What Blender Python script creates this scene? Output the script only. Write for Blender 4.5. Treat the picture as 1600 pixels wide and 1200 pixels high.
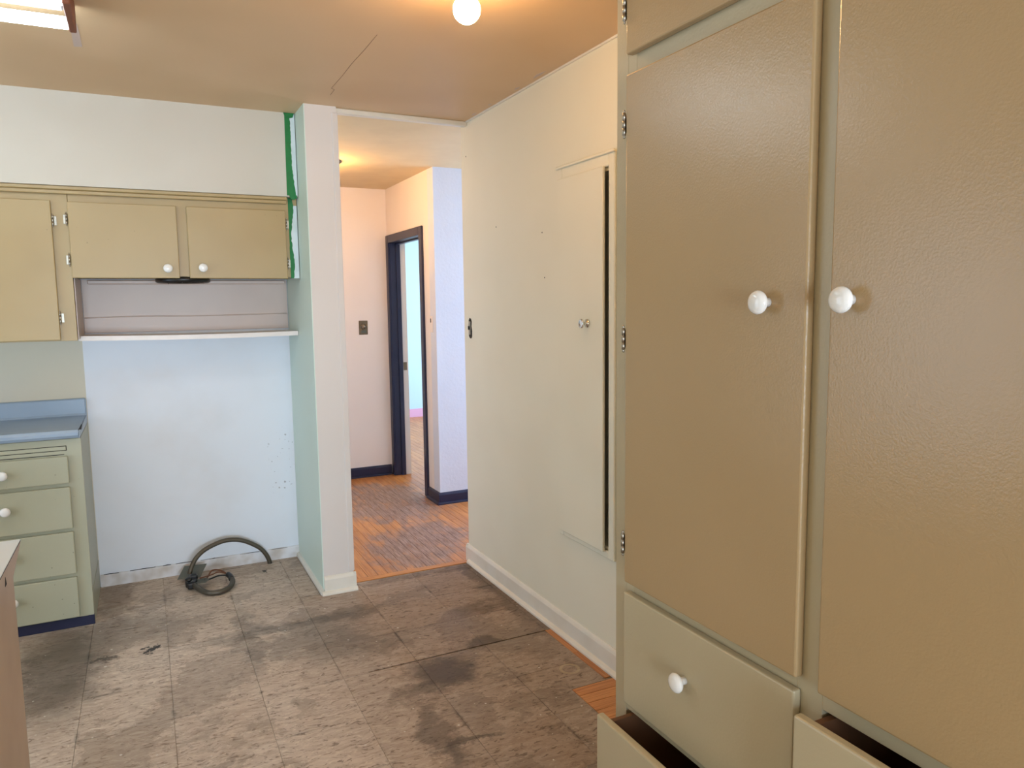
import bpy, bmesh, math, random
from mathutils import Vector, Matrix

random.seed(7)
for o in list(bpy.data.objects):
    bpy.data.objects.remove(o, do_unlink=True)
SC = bpy.context.scene
COL = SC.collection

# ------------------------------------------------------------------ camera, world, lights, exposure
cd = bpy.data.cameras.new('camera')
cam = bpy.data.objects.new('camera', cd)
COL.objects.link(cam)
R_ = Vector((0.896, -0.445, -0.013)).normalized()
F_ = Vector((0.441, 0.891, -0.109)).normalized()
R_ = (R_ - F_ * R_.dot(F_)).normalized()
U_ = R_.cross(F_)
cam.matrix_world = Matrix(((R_.x, U_.x, -F_.x, 0.0), (R_.y, U_.y, -F_.y, 0.0), (R_.z, U_.z, -F_.z, 1.49), (0, 0, 0, 1)))
cd.sensor_fit = 'HORIZONTAL'
cd.sensor_width = 36.0
cd.lens = 36.0 * 1157.87 / 1600.0
cd.clip_start = 0.02
SC.camera = cam

w = bpy.data.worlds.new('world')
SC.world = w
w.use_nodes = True
w.node_tree.nodes['Background'].inputs[0].default_value = (0.55, 0.72, 1.0, 1)
w.node_tree.nodes['Background'].inputs[1].default_value = 1.0

vs = SC.view_settings
vs.view_transform = 'Standard'
vs.look = 'None'
vs.exposure = 0.06
vs.gamma = 1.0
vs.use_curve_mapping = False

FLUO = 19.0       # radiance of the fluorescent tubes
BULB = 145.0      # radiance of the bare bulb
HALL = 380.0      # radiance of the hall bulb


def area(name, loc, target, sx, sy, power, col):
    l = bpy.data.lights.new(name, 'AREA')
    l.shape = 'RECTANGLE'
    l.size, l.size_y = sx, sy
    l.energy = power
    l.color = col
    o = bpy.data.objects.new(name, l)
    COL.objects.link(o)
    o.location = loc
    o.rotation_euler = (Vector(target) - Vector(loc)).to_track_quat('-Z', 'Y').to_euler()
    return o


DAY = (0.64, 0.82, 1.0)
area('daylight_left_fill', (-2.24, 2.7, 1.12), (0, 2.7, 1.12), 1.5, 1.9, 24, DAY)  # unseen left opening, added and sized as cool fill for the walls
area('daylight_rear_patio', (0.1, -4.24, 1.0), (0.1, 3, 1.0), 2.2, 1.6, 268, DAY)
area('daylight_passage_window', (4.56, 4.48, 1.5), (0, 4.48, 1.3), 1.0, 1.3, 84, (0.58, 0.76, 1.0))
area('daylight_far_room_window', (5.36, 7.4, 1.5), (2, 7.4, 1.2), 2.2, 1.4, 150, (0.60, 0.82, 1.0))


# ------------------------------------------------------------------ mesh helpers
class B:
    def __init__(self):
        self.bm = bmesh.new()

    def _merge(self, t):
        me = bpy.data.meshes.new('tmp')
        t.to_mesh(me)
        t.free()
        self.bm.from_mesh(me)
        bpy.data.meshes.remove(me)

    def box(self, x0, x1, y0, y1, z0, z1, bev=0.0, seg=1):
        t = bmesh.new()
        bmesh.ops.create_cube(t, size=1.0)
        for v in t.verts:
            v.co = Vector(((x0 + x1) / 2 + v.co.x * (x1 - x0), (y0 + y1) / 2 + v.co.y * (y1 - y0), (z0 + z1) / 2 + v.co.z * (z1 - z0)))
        if bev > 0:
            bmesh.ops.bevel(t, geom=list(t.edges), offset=bev, segments=seg, affect='EDGES', profile=0.5)
        self._merge(t)
        return self

    def prism(self, pts, axis, a0, a1):
        """pts: 2D outline; axis 'x': (y,z), 'y': (x,z), 'z': (x,y)"""
        def P(p, a):
            if axis == 'x':
                return (a, p[0], p[1])
            if axis == 'y':
                return (p[0], a, p[1])
            return (p[0], p[1], a)
        t = bmesh.new()
        lo = [t.verts.new(P(p, a0)) for p in pts]
        hi = [t.verts.new(P(p, a1)) for p in pts]
        n = len(pts)
        t.faces.new(lo)
        t.faces.new(hi[::-1])
        for i in range(n):
            t.faces.new((lo[i], hi[i], hi[(i + 1) % n], lo[(i + 1) % n]))
        bmesh.ops.recalc_face_normals(t, faces=list(t.faces))
        self._merge(t)
        return self

    def lathe(self, prof, org, ax, seg=24, smooth=True):
        """prof: (radius, height along ax)"""
        ax = Vector(ax).normalized()
        a = ax.orthogonal().normalized()
        b = ax.cross(a)
        org = Vector(org)
        t = bmesh.new()
        rings = []
        for (rr, h) in prof:
            if rr < 1e-6:
                rings.append([t.verts.new(org + ax * h)])
            else:
                rings.append([t.verts.new(org + ax * h + (a * math.cos(q) + b * math.sin(q)) * rr) for q in [2 * math.pi * k / seg for k in range(seg)]])
        for r0, r1 in zip(rings[:-1], rings[1:]):
            for k in range(seg):
                k2 = (k + 1) % seg
                if len(r0) == 1 and len(r1) == 1:
                    continue
                if len(r0) == 1:
                    t.faces.new((r0[0], r1[k], r1[k2]))
                elif len(r1) == 1:
                    t.faces.new((r0[k], r1[0], r0[k2]))
                else:
                    t.faces.new((r0[k], r1[k], r1[k2], r0[k2]))
        if len(rings[0]) > 1:
            t.faces.new(rings[0][::-1])
        if len(rings[-1]) > 1:
            t.faces.new(rings[-1])
        bmesh.ops.recalc_face_normals(t, faces=list(t.faces))
        if smooth:
            for f in t.faces:
                f.smooth = True
        self._merge(t)
        return self

    def tube(self, pts, rad, seg=10, ribs=0.0):
        pts = [Vector(p) for p in pts]
        t = bmesh.new()
        rings = []
        up = Vector((0, 0, 1))
        for i, p in enumerate(pts):
            d = (pts[min(i + 1, len(pts) - 1)] - pts[max(i - 1, 0)]).normalized()
            a = d.cross(up)
            if a.length < 1e-3:
                a = d.cross(Vector((1, 0, 0)))
            a.normalize()
            b = d.cross(a).normalized()
            r = rad * (1 + (ribs if i % 2 else -ribs))
            rings.append([t.verts.new(p + (a * math.cos(q) + b * math.sin(q)) * r) for q in [2 * math.pi * k / seg for k in range(seg)]])
        for r0, r1 in zip(rings[:-1], rings[1:]):
            for k in range(seg):
                t.faces.new((r0[k], r0[(k + 1) % seg], r1[(k + 1) % seg], r1[k]))
        t.faces.new(rings[0])
        t.faces.new(rings[-1][::-1])
        bmesh.ops.recalc_face_normals(t, faces=list(t.faces))
        for f in t.faces:
            f.smooth = True
        self._merge(t)
        return self

    def mesh(self, name, org=(0, 0, 0)):
        bmesh.ops.translate(self.bm, verts=list(self.bm.verts), vec=-Vector(org))
        me = bpy.data.meshes.new(name)
        self.bm.to_mesh(me)
        self.bm.free()
        return me

    def build(self, name, mat, parent=None, org=None, label=None):
        if parent is not None:
            base = Vector(ORG[parent.name])
        else:
            base = Vector(org or (0, 0, 0))
        me = self.mesh(name, base)
        if mat:
            me.materials.append(mat)
        o = bpy.data.objects.new(name, me)
        COL.objects.link(o)
        if parent is not None:
            o.parent = parent
        else:
            o.location = base
        ORG[o.name] = tuple(base)
        if label:
            o['label'] = label
        return o


ORG = {}


def thing(name, loc, label, cat, group=None):
    o = bpy.data.objects.new(name, None)
    o.empty_display_size = 0.05
    COL.objects.link(o)
    o.location = loc
    ORG[o.name] = tuple(loc)
    o['label'] = label
    o['category'] = cat
    if group:
        o['group'] = group
    return o


def tag(o, label, cat, group=None):
    o['label'] = label
    o['category'] = cat
    if group:
        o['group'] = group
    return o


def struct(o, label=None):
    o['kind'] = 'structure'
    if label:
        o['label'] = label
    return o


def sroot(name, loc, label):
    o = bpy.data.objects.new(name, None)
    o.empty_display_size = 0.05
    COL.objects.link(o)
    o.location = loc
    ORG[o.name] = tuple(loc)
    return struct(o, label)


def catmull(pts, n=10):
    P = [Vector(p) for p in pts]
    P = [P[0] * 2 - P[1]] + P + [P[-1] * 2 - P[-2]]
    out = []
    for i in range(1, len(P) - 2):
        for k in range(n):
            t = k / n
            a, b, c, d = P[i - 1], P[i], P[i + 1], P[i + 2]
            out.append(0.5 * ((2 * b) + (c - a) * t + (2 * a - 5 * b + 4 * c - d) * t * t + (3 * b - a - 3 * c + d) * t ** 3))
    out.append(P[-2])
    return out


# ------------------------------------------------------------------ materials
def lin(c):
    def f(v):
        v /= 255.0
        return v / 12.92 if v <= 0.04045 else ((v + 0.055) / 1.055) ** 2.4
    return (f(c[0]), f(c[1]), f(c[2]), 1.0)


class M:
    """small node-graph helper"""
    def __init__(self, name):
        self.m = bpy.data.materials.new(name)
        self.m.use_nodes = True
        self.nt = self.m.node_tree
        self.bs = self.nt.nodes['Principled BSDF']

    def n(self, typ, **kw):
        nd = self.nt.nodes.new(typ)
        for k, v in kw.items():
            setattr(nd, k, v)
        return nd

    def put(self, sock, v):
        if isinstance(v, bpy.types.NodeSocket):
            self.nt.links.new(v, sock)
        else:
            sock.default_value = v

    def pos(self):
        if not hasattr(self, '_p'):
            self._p = self.n('ShaderNodeNewGeometry').outputs['Position']
        return self._p

    def objc(self):
        if not hasattr(self, '_o'):
            self._o = self.n('ShaderNodeTexCoord').outputs['Object']
        return self._o

    def rnd(self):
        return self.n('ShaderNodeObjectInfo').outputs['Random']

    def vmul(self, a, b):
        nd = self.n('ShaderNodeVectorMath', operation='MULTIPLY')
        self.put(nd.inputs[0], a)
        self.put(nd.inputs[1], b)
        return nd.outputs[0]

    def vadd(self, a, b):
        nd = self.n('ShaderNodeVectorMath', operation='ADD')
        self.put(nd.inputs[0], a)
        self.put(nd.inputs[1], b)
        return nd.outputs[0]

    def noise(self, vec, scale=5.0, detail=3.0, rough=0.5, dist=0.0, color=False):
        nd = self.n('ShaderNodeTexNoise')
        self.put(nd.inputs['Vector'], vec)
        nd.inputs['Scale'].default_value = scale
        nd.inputs['Detail'].default_value = detail
        nd.inputs['Roughness'].default_value = rough
        nd.inputs['Distortion'].default_value = dist
        return nd.outputs['Color'] if color else nd.outputs[0]

    def ramp(self, v, lo, hi, a=0.0, b=1.0, smooth=True):
        nd = self.n('ShaderNodeMapRange', interpolation_type='SMOOTHSTEP' if smooth else 'LINEAR')
        self.put(nd.inputs[0], v)
        nd.inputs[1].default_value = lo
        nd.inputs[2].default_value = hi
        nd.inputs[3].default_value = a
        nd.inputs[4].default_value = b
        return nd.outputs[0]

    def math(self, op, a, b=0.0):
        nd = self.n('ShaderNodeMath', operation=op)
        self.put(nd.inputs[0], a)
        self.put(nd.inputs[1], b)
        return nd.outputs[0]

    def mix(self, f, a, b, mode='MIX'):
        nd = self.n('ShaderNodeMix', data_type='RGBA', blend_type=mode)
        self.put(nd.inputs[0], f)
        self.put(nd.inputs[6], a)
        self.put(nd.inputs[7], b)
        return nd.outputs[2]

    def sep(self, v):
        nd = self.n('ShaderNodeSeparateXYZ')
        self.put(nd.inputs[0], v)
        return nd.outputs

    def bump(self, h, strength=0.3, dist=0.002):
        nd = self.n('ShaderNodeBump')
        nd.inputs['Strength'].default_value = strength
        nd.inputs['Distance'].default_value = dist
        self.put(nd.inputs['Height'], h)
        self.put(self.bs.inputs['Normal'], nd.outputs[0])

    def blob(self, cx, cy, rx, ry, soft=0.5, wob=None):
        """0..1 stain around a place of the floor"""
        p = self.vadd(self.wob(), (-cx, -cy, 0)) if wob is None else self.vadd(wob, (-cx, -cy, 0))
        p = self.vmul(p, (1 / rx, 1 / ry, 0))
        nd = self.n('ShaderNodeVectorMath', operation='LENGTH')
        self.put(nd.inputs[0], p)
        return self.ramp(nd.outputs['Value'], 1.0 - soft, 1.0 + soft, 1.0, 0.0)

    def wob(self):
        if not hasattr(self, '_w'):
            nz = self.noise(self.pos(), 8.0, 5.0, 0.68, color=True)
            d = self.vmul(self.vadd(nz, (-0.5, -0.5, -0.5)), (0.28, 0.28, 0.0))
            self._w = self.vadd(self.pos(), d)
        return self._w

    def end(self, col, rough=0.5, spec=0.5, metal=0.0):
        self.put(self.bs.inputs['Base Color'], col)
        self.put(self.bs.inputs['Roughness'], rough)
        self.bs.inputs['Specular IOR Level'].default_value = spec
        self.bs.inputs['Metallic'].default_value = metal
        return self.m


def paint(name, c, rough=0.5, c2=None, ms=2.5, ma=0.5, bs=120.0, bst=0.08, spec=0.4, specks=0.0):
    k = M(name)
    c = lin(c)
    col = c
    if c2:
        nz = k.ramp(k.noise(k.pos(), ms, 2.0, 0.6), 0.35, 0.7, 0.0, ma)
        col = k.mix(nz, c, lin(c2))
    if specks:
        sp = k.ramp(k.noise(k.pos(), 70.0, 1.0, 0.5), 0.77, 0.80, 0.0, specks)
        col = k.mix(sp, col, lin((60, 50, 40)))
    if bst > 0.09:
        k.bump(k.noise(k.pos(), bs, 1.0, 0.5), bst, 0.003)
    return k.end(col, rough, spec)


def plain(name, c, rough=0.5, metal=0.0, spec=0.5):
    k = M(name)
    nz = k.noise(k.pos(), 30.0, 2.0)
    col = k.mix(k.ramp(nz, 0.3, 0.7, 0.0, 0.12), lin(c), lin(tuple(v * 0.8 for v in c)))
    return k.end(col, rough, spec, metal)


def emit(name, c, strength):
    k = M(name)
    k.bs.inputs['Base Color'].default_value = (0.9, 0.9, 0.9, 1)
    k.bs.inputs['Emission Color'].default_value = (*c, 1)
    k.bs.inputs['Emission Strength'].default_value = strength
    return k.m


def wall_back_mat():
    k = M('stove_wall_paint')
    x, y, z = k.sep(k.pos())
    side = k.ramp(x, -0.290, -0.287)
    col = k.mix(side, lin((206, 198, 178)), lin((226, 229, 236)))
    # pin-prick stains beside the corner
    inx = k.math('MULTIPLY', k.ramp(x, 0.58, 0.64), k.math('MULTIPLY', k.ramp(z, 0.35, 0.45), k.ramp(z, 0.72, 0.8, 1, 0)))
    sp = k.math('MULTIPLY', k.ramp(k.noise(k.pos(), 60.0, 0.0), 0.74, 0.78), inx)
    col = k.mix(k.math('MULTIPLY', sp, 0.6), col, lin((110, 100, 95)))
    mot = k.ramp(k.noise(k.pos(), 3.0, 4.0), 0.4, 0.75, 0, 0.25)
    col = k.mix(mot, col, lin((205, 200, 196)))
    return k.end(col, 0.5, 0.35)


def tile_mat():
    k = M('marbled_vinyl_tile')
    r = k.rnd()
    off = k.n('ShaderNodeCombineXYZ')
    k.put(off.inputs[0], k.math('MULTIPLY', r, 37.0))
    k.put(off.inputs[1], k.math('MULTIPLY', r, 91.0))
    p = k.vadd(k.pos(), off.outputs[0])
    warp = k.vadd(p, k.vmul(k.noise(p, 9.0, 2.0, color=True), (0.05, 0.05, 0)))
    st = k.vmul(warp, (10.0, 42.0, 1.0))
    a = k.noise(st, 1.0, 4.0, 0.65, 0.7)
    b = k.noise(k.vadd(k.vmul(warp, (30.0, 78.0, 1.0)), (3, 7, 0)), 1.0, 3.0, 0.6, 1.0)
    base = k.mix(k.ramp(a, 0.3, 0.7), lin((190, 170, 153)), lin((216, 199, 182)))
    base = k.mix(k.ramp(b, 0.57, 0.66, 0, 0.8), base, lin((226, 212, 192)))
    base = k.mix(k.ramp(b, 0.43, 0.34, 0, 0.75), base, lin((118, 98, 82)))
    base = k.mix(k.ramp(r, 0.0, 1.0, 0.0, 0.22, False), base, lin((146, 116, 88)))
    # film of old wax and foot traffic: sharp-edged darker patches
    w_ = k.noise(k.wob(), 2.6, 5.0, 0.55, 0.4)
    film = k.ramp(w_, 0.52, 0.56, 0.0, 0.36)
    base = k.mix(film, base, lin((118, 100, 80)))
    w2 = k.noise(k.vadd(k.wob(), (5, 3, 0)), 5.5, 5.0, 0.6, 0.3)
    base = k.mix(k.ramp(w2, 0.60, 0.66, 0.0, 0.3), base, lin((92, 78, 64)))
    # pantry's shade painted into the tile colour, browner towards the right wall
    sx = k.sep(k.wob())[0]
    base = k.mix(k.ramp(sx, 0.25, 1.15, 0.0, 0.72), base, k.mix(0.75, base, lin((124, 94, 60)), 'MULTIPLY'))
    # dirt gathered in and along the joints
    ox, oy, oz = k.sep(k.objc())
    e = k.math('MAXIMUM', k.math('ABSOLUTE', ox), k.math('ABSOLUTE', oy))
    jn = k.ramp(k.noise(k.pos(), 6.0, 4.0, 0.7), 0.50, 0.72)
    jd = k.math('MULTIPLY', k.ramp(e, 0.143, 0.154), jn)
    base = k.mix(k.math('MULTIPLY', jd, 0.75), base, lin((58, 46, 36)))
    # named stains
    for (cx, cy, rx, ry, s, soft, c) in STAINS:
        f = k.math('MULTIPLY', k.blob(cx, cy, rx, ry, soft), s)
        base = k.mix(f, base, lin(c))
    # ring mark
    pr = k.vadd(k.pos(), (-1.477, -2.487, 0))
    ln = k.n('ShaderNodeVectorMath', operation='LENGTH')
    k.put(ln.inputs[0], pr)
    ring = k.math('MULTIPLY', k.ramp(ln.outputs['Value'], 0.028, 0.034), k.ramp(ln.outputs['Value'], 0.046, 0.040))
    base = k.mix(k.math('MULTIPLY', ring, 0.5), base, lin((190, 170, 135)))
    # white specks of plaster
    sp = k.ramp(k.noise(k.pos(), 55.0, 0.0), 0.83, 0.85, 0, 0.8)
    base = k.mix(sp, base, lin((215, 210, 200)))
    k.bump(b, 0.25, 0.002)
    rough = k.ramp(w_, 0.4, 0.65, 0.62, 0.42)
    return k.end(base, rough, 0.35)


DK = (54, 44, 38)
GY = (84, 78, 70)
STAINS = [
    # cx, cy, rx, ry, strength, softness, colour
    (-0.40, 3.45, 0.17, 0.42, 0.72, 0.5, (70, 62, 54)),
    (-0.16, 3.78, 0.22, 0.16, 0.45, 0.6, GY),
    (1.02, 2.72, 0.13, 0.10, 0.75, 0.5, DK),
    (1.27, 2.87, 0.07, 0.06, 0.72, 0.3, (74, 58, 44)),
    (0.95, 2.60, 0.16, 0.05, 0.6, 0.5, DK),
    (0.78, 3.10, 0.24, 0.10, 0.42, 0.6, GY),
    (0.60, 3.25, 0.18, 0.12, 0.45, 0.5, GY),
    (0.45, 3.44, 0.30, 0.05, 0.5, 0.5, GY),
    (0.34, 3.40, 0.05, 0.35, 0.42, 0.5, GY),
    (0.82, 3.45, 0.20, 0.06, 0.5, 0.5, (80, 66, 50)),
    (1.40, 3.22, 0.12, 0.07, 0.55, 0.5, (78, 60, 44)),
    (0.83, 2.30, 0.05, 0.22, 0.55, 0.5, DK),
    (0.92, 2.20, 0.10, 0.03, 0.6, 0.4, DK),
    (-0.054, 3.496, 0.026, 0.022, 0.95, 0.15, (34, 30, 26)),
    (-0.24, 3.50, 0.05, 0.018, 0.75, 0.4, (48, 38, 30)),
    (0.55, 4.27, 0.016, 0.012, 0.9, 0.3, (40, 34, 28)),
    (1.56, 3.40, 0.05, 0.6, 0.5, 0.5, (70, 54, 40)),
    (1.30, 3.78, 0.4, 0.04, 0.45, 0.5, (64, 50, 40)),
    (-0.22, 4.2, 0.08, 0.45, 0.45, 0.6, (80, 62, 50)),
]


def wood_mat(name, worn=True):
    k = M(name)
    o = k.objc()
    r = k.rnd()
    off = k.n('ShaderNodeCombineXYZ')
    k.put(off.inputs[0], k.math('MULTIPLY', r, 61.0))
    k.put(off.inputs[1], k.math('MULTIPLY', r, 17.0))
    p = k.vadd(o, off.outputs[0])
    g = k.noise(k.vmul(p, (90.0, 4.0, 1.0)), 1.0, 4.0, 0.6, 0.6)
    col = k.mix(k.ramp(g, 0.3, 0.7), lin((174, 110, 58)), lin((214, 148, 86)))
    col = k.mix(k.ramp(r, 0, 1, 0, 0.3, False), col, lin((146, 80, 38)))
    rough = 0.42
    if worn:
        a = k.noise(k.vmul(k.pos(), (3.2, 1.3, 1.0)), 1.0, 5.0, 0.6, 0.3)
        fine = k.noise(k.vmul(k.pos(), (140.0, 9.0, 1.0)), 1.0, 4.0, 0.65, 0.3)
        c1 = k.blob(1.56, 5.35, 0.42, 0.62, 0.5)
        c2 = k.blob(1.36, 4.18, 0.24, 0.45, 0.6)
        c3 = k.blob(1.62, 4.45, 0.20, 0.30, 0.6)
        m = k.math('MAXIMUM', c1, k.math('MAXIMUM', c2, c3))
        a2 = k.noise(k.vmul(k.pos(), (14.0, 5.0, 1.0)), 1.0, 5.0, 0.65, 0.5)
        t = k.math('ADD', k.math('MULTIPLY', m, 0.38), k.math('ADD', k.math('MULTIPLY', a, 0.45), k.math('ADD', k.math('MULTIPLY', a2, 0.95), k.math('MULTIPLY', fine, 0.5))))
        wr = k.ramp(t, 1.02, 1.32, 0.0, 0.85)
        grey = k.mix(k.ramp(fine, 0.3, 0.7), lin((92, 72, 68)), lin((172, 148, 138)))
        col = k.mix(wr, col, grey)
        rough = k.ramp(wr, 0, 1, 0.36, 0.55)
    return k.end(col, rough, 0.45)


m_wall = paint('cream_wall_paint', (230, 225, 206), 0.65, (220, 214, 194), 1.6, 0.5, 100, 0.07, 0.2)
m_wback = wall_back_mat()
m_soffit = paint('soffit_paint', (204, 197, 184), 0.55, (196, 187, 171), 2.0, 0.5)
m_mint = paint('pale_mint_wall_paint', (212, 228, 216), 0.45, (204, 220, 206), 1.5, 0.4)
m_part = paint('partition_white_paint', (220, 212, 206), 0.45, (212, 202, 194), 1.5, 0.4)
m_ceil = paint('aged_ceiling_paint', (220, 188, 148), 0.5, (206, 172, 130), 1.2, 0.7, 80, 0.08)
m_hceil = paint('hall_ceiling_paint', (222, 200, 158), 0.55, (212, 188, 146), 5.0, 0.5, 60, 0.15)
m_hall = paint('hall_wall_paint', (240, 230, 223), 0.5, (232, 220, 212), 1.5, 0.4, 90, 0.1)
m_hall2 = paint('rough_plaster_white', (220, 224, 234), 0.55, (212, 216, 228), 3.0, 0.4, 60, 0.35)
m_blue = paint('pale_blue_wall_paint', (196, 228, 248), 0.5, (188, 222, 246), 1.0, 0.4)
m_pink = paint('pink_trim_paint', (226, 176, 214), 0.45)
m_navy = paint('navy_gloss_paint', (34, 36, 62), 0.34, (44, 46, 72), 8.0, 0.4, 60, 0.1)
m_trim = paint('white_trim_paint', (228, 222, 210), 0.38, (214, 206, 190), 6.0, 0.5, 60, 0.06)
m_oldtrim = paint('scuffed_trim_paint', (222, 220, 222), 0.45, (168, 150, 128), 9.0, 0.55, 60, 0.15)
m_pantry = paint('khaki_gloss_enamel', (174, 147, 108), 0.27, (166, 139, 100), 1.2, 0.6, 260, 0.12, 0.55)
m_pframe = paint('khaki_cool_lit_enamel', (186, 173, 143), 0.34, (176, 163, 133), 2.0, 0.5, 180, 0.1, 0.5)  # doors' khaki made greener: cool light on the drawers put into the colour
m_cab = paint('sage_khaki_enamel', (174, 172, 148), 0.36, (164, 162, 138), 2.2, 0.6, 140, 0.08, 0.45, 0.5)
m_upper = paint('tan_khaki_enamel', (172, 148, 102), 0.38, (162, 135, 88), 2.0, 0.6, 140, 0.08, 0.45, 0.4)
m_knob = plain('white_ceramic', (238, 236, 232), 0.12)
m_chrome = plain('worn_chrome', (158, 150, 136), 0.36, 1.0)
m_bright = plain('bright_chrome', (225, 226, 224), 0.1, 1.0)
m_lam = paint('blue_grey_laminate', (150, 166, 184), 0.3, (140, 156, 174), 4.0, 0.6, 200, 0.03)
m_lamw = paint('white_laminate', (222, 230, 238), 0.3, (214, 220, 226), 4.0, 0.5, 200, 0.03)
m_pen = paint('beige_laminate', (190, 168, 146), 0.4, (176, 152, 130), 5.0, 0.6, 200, 0.03)
m_dark = plain('dark_gap', (30, 24, 22), 0.8)
m_brown = plain('raw_drawer_wood', (110, 72, 44), 0.6)
m_enamel = paint('white_enamel_sheet', (204, 182, 168), 0.36, (194, 170, 156), 3.0, 0.5, 6, 0.12, 0.5)
m_shelf = paint('white_shelf_paint', (226, 216, 208), 0.35, (212, 200, 190), 8.0, 0.5)
m_green = paint('bright_green_tape', (4, 116, 52), 0.5, (2, 98, 44), 20.0, 0.5, 60, 0.25)
m_pale = paint('pale_tape_backing', (216, 224, 226), 0.5, (196, 210, 206), 12.0, 0.5)
m_black = plain('black_plastic', (18, 18, 18), 0.35)
m_conduit = plain('dull_metal_conduit', (96, 88, 76), 0.45, 0.6)
m_plate = plain('olive_metal_plate', (104, 104, 92), 0.45, 0.5)
m_copper = plain('brown_wire', (110, 66, 40), 0.5)
m_sub = plain('dark_mastic', (150, 128, 108), 0.8)
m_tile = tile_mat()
m_wood = wood_mat('worn_oak_strip')
m_wood2 = wood_mat('bare_oak_strip', False)
m_rust = plain('rusty_lamp_metal', (128, 74, 52), 0.6)
m_lampw = plain('lamp_enamel', (140, 172, 186), 0.4)
m_tube = emit('glowing_tube', (0.80, 0.92, 1.0), FLUO)
m_bulb = emit('glowing_bulb', (1.0, 0.60, 0.26), BULB)
m_hbulb = emit('glowing_hall_bulb', (1.0, 0.56, 0.20), HALL)
m_brass = plain('tarnished_brass', (120, 104, 82), 0.4, 0.7)
m_scar = paint('bare_plaster_scar', (206, 186, 176), 0.7)

# ------------------------------------------------------------------ room shell
CE = 2.46
XR, YB, YP0, YP1 = 1.62, 4.434, 3.757, 3.865
XP0, XP1 = 0.755, 0.913
XH, YF, YC = 1.91, 6.24, 5.09

floor = struct(B().box(-2.3, 1.74, -4.3, YB + 0.12, -0.1, -0.005).build('floor', m_sub), 'kitchen floor laid with worn marbled brown vinyl tiles')
floor_h = struct(B().box(XP1 - 0.15, 5.5, 3.835, 9.42, -0.1, -0.008).build('floor_hall', m_sub), 'hall floor of worn orange oak strips')

# vinyl tiles, one object each
TS, X0, Y0 = 0.31, 0.015, 2.53
REG = [(-2.2, 0.737, -1.9, 4.422), (0.737, 1.40, -1.9, 2.345), (0.737, 1.56, 2.345, 2.85), (0.737, 1.592, 2.85, 3.745), (0.93, 1.592, 3.745, 3.832)]
HID = [(-2.3, -0.32, 3.93, 4.5), (1.02, 1.7, -1.9, 1.45), (-1.2, -0.33, 0.7, 2.0)]
full = None
for i in range(-8, 6):
    for j in range(-14, 7):
        x0, y0 = X0 + i * TS, Y0 + j * TS
        g = 0.0004 + random.random() * 0.0006
        ax0, ax1, ay0, ay1 = x0 + g, x0 + TS - g, y0 + g, y0 + TS - g
        cx, cy = x0 + TS / 2, y0 + TS / 2
        if any(h[0] <= x0 and x0 + TS <= h[1] and h[2] <= y0 and y0 + TS <= h[3] for h in HID):
            continue
        rs = []
        for (a, b, c, d) in REG:
            q = (max(ax0, a), min(ax1, b), max(ay0, c), min(ay1, d))
            if q[1] - q[0] > 0.01 and q[3] - q[2] > 0.01:
                rs.append(q)
        if not rs:
            continue
        whole = len(rs) == 1 and rs[0] == (ax0, ax1, ay0, ay1)
        if whole and full:
            t = bpy.data.objects.new('tile', full)
            COL.objects.link(t)
        else:
            bb = B()
            if whole:
                h = TS / 2 - 0.0006
                bb.box(-h, h, -h, h, -0.0045, 0.0)
            else:
                for q in rs:
                    bb.box(q[0] - cx, q[1] - cx, q[2] - cy, q[3] - cy, -0.0045, 0.0)
            me = bb.mesh('tile')
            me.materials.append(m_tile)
            if whole:
                full = me
            t = bpy.data.objects.new('tile', me)
            COL.objects.link(t)
        t.parent = floor
        t.location = (cx, cy, random.uniform(-0.0004, 0.0003))
        if whole:
            t.rotation_euler = (random.uniform(-0.002, 0.002), random.uniform(-0.002, 0.002), random.uniform(-0.003, 0.003))

# bare oak showing beside the wall, where tiles have been lifted
def plank(parent, x0, x1, y0, y1, along, mat, z=0.0, th=0.008):
    L = (y1 - y0) if along == 'y' else (x1 - x0)
    W = (x1 - x0) if along == 'y' else (y1 - y0)
    g = 0.0007
    me = B().box(-W / 2 + g, W / 2 - g, -L / 2 + g, L / 2 - g, -th, 0, 0.0008).mesh('plank')
    me.materials.append(mat)
    o = bpy.data.objects.new('plank', me)
    COL.objects.link(o)
    o.parent = parent
    o.location = ((x0 + x1) / 2, (y0 + y1) / 2, z)
    if along == 'x':
        o.rotation_euler = (0, 0, math.pi / 2)
    return o


plank(floor, 1.562, 1.606, 2.36, 2.60, 'y', m_wood2, -0.001, 0.004)
plank(floor, 1.562, 1.606, 2.60, 2.85, 'y', m_wood2, -0.001, 0.004)
plank(floor, 1.594, 1.606, 2.85, 3.84, 'y', m_wood2, -0.001, 0.004)
for q, (ya, yb_) in enumerate(((2.288, 2.345), (2.231, 2.288), (2.174, 2.231), (2.117, 2.174), (2.060, 2.117), (2.003, 2.060), (1.946, 2.003))):
    plank(floor, 1.402, 1.606, ya, yb_, 'x', m_wood2, -0.001, 0.004)

# hall strips
plank(floor_h, 0.93, 1.62, 3.835, 3.885, 'x', m_wood2, 0.003, 0.011)
PW = 0.057
x = 0.913
while x < 3.5:
    y = 3.887
    yend = 6.24 if x < 1.90 else 9.3
    first = True
    while y < yend - 0.02:
        L = random.uniform(0.5, 1.6) if first else random.uniform(0.9, 1.9)
        first = False
        y2 = min(yend, y + L)
        if yend - y2 < 0.25:
            y2 = yend
        plank(floor_h, x, x + PW, y, y2, 'y', m_wood, 0.0, 0.008)
        y = y2
    x += PW
struct(B().box(-2.2, 1.62, -4.2, -1.9, -0.005, 0.0).build('floor_dining', m_wood2))
struct(B().box(3.5, 5.4, 3.885, 9.3, -0.008, 0).build('floor_far_room', m_wood))

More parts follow.
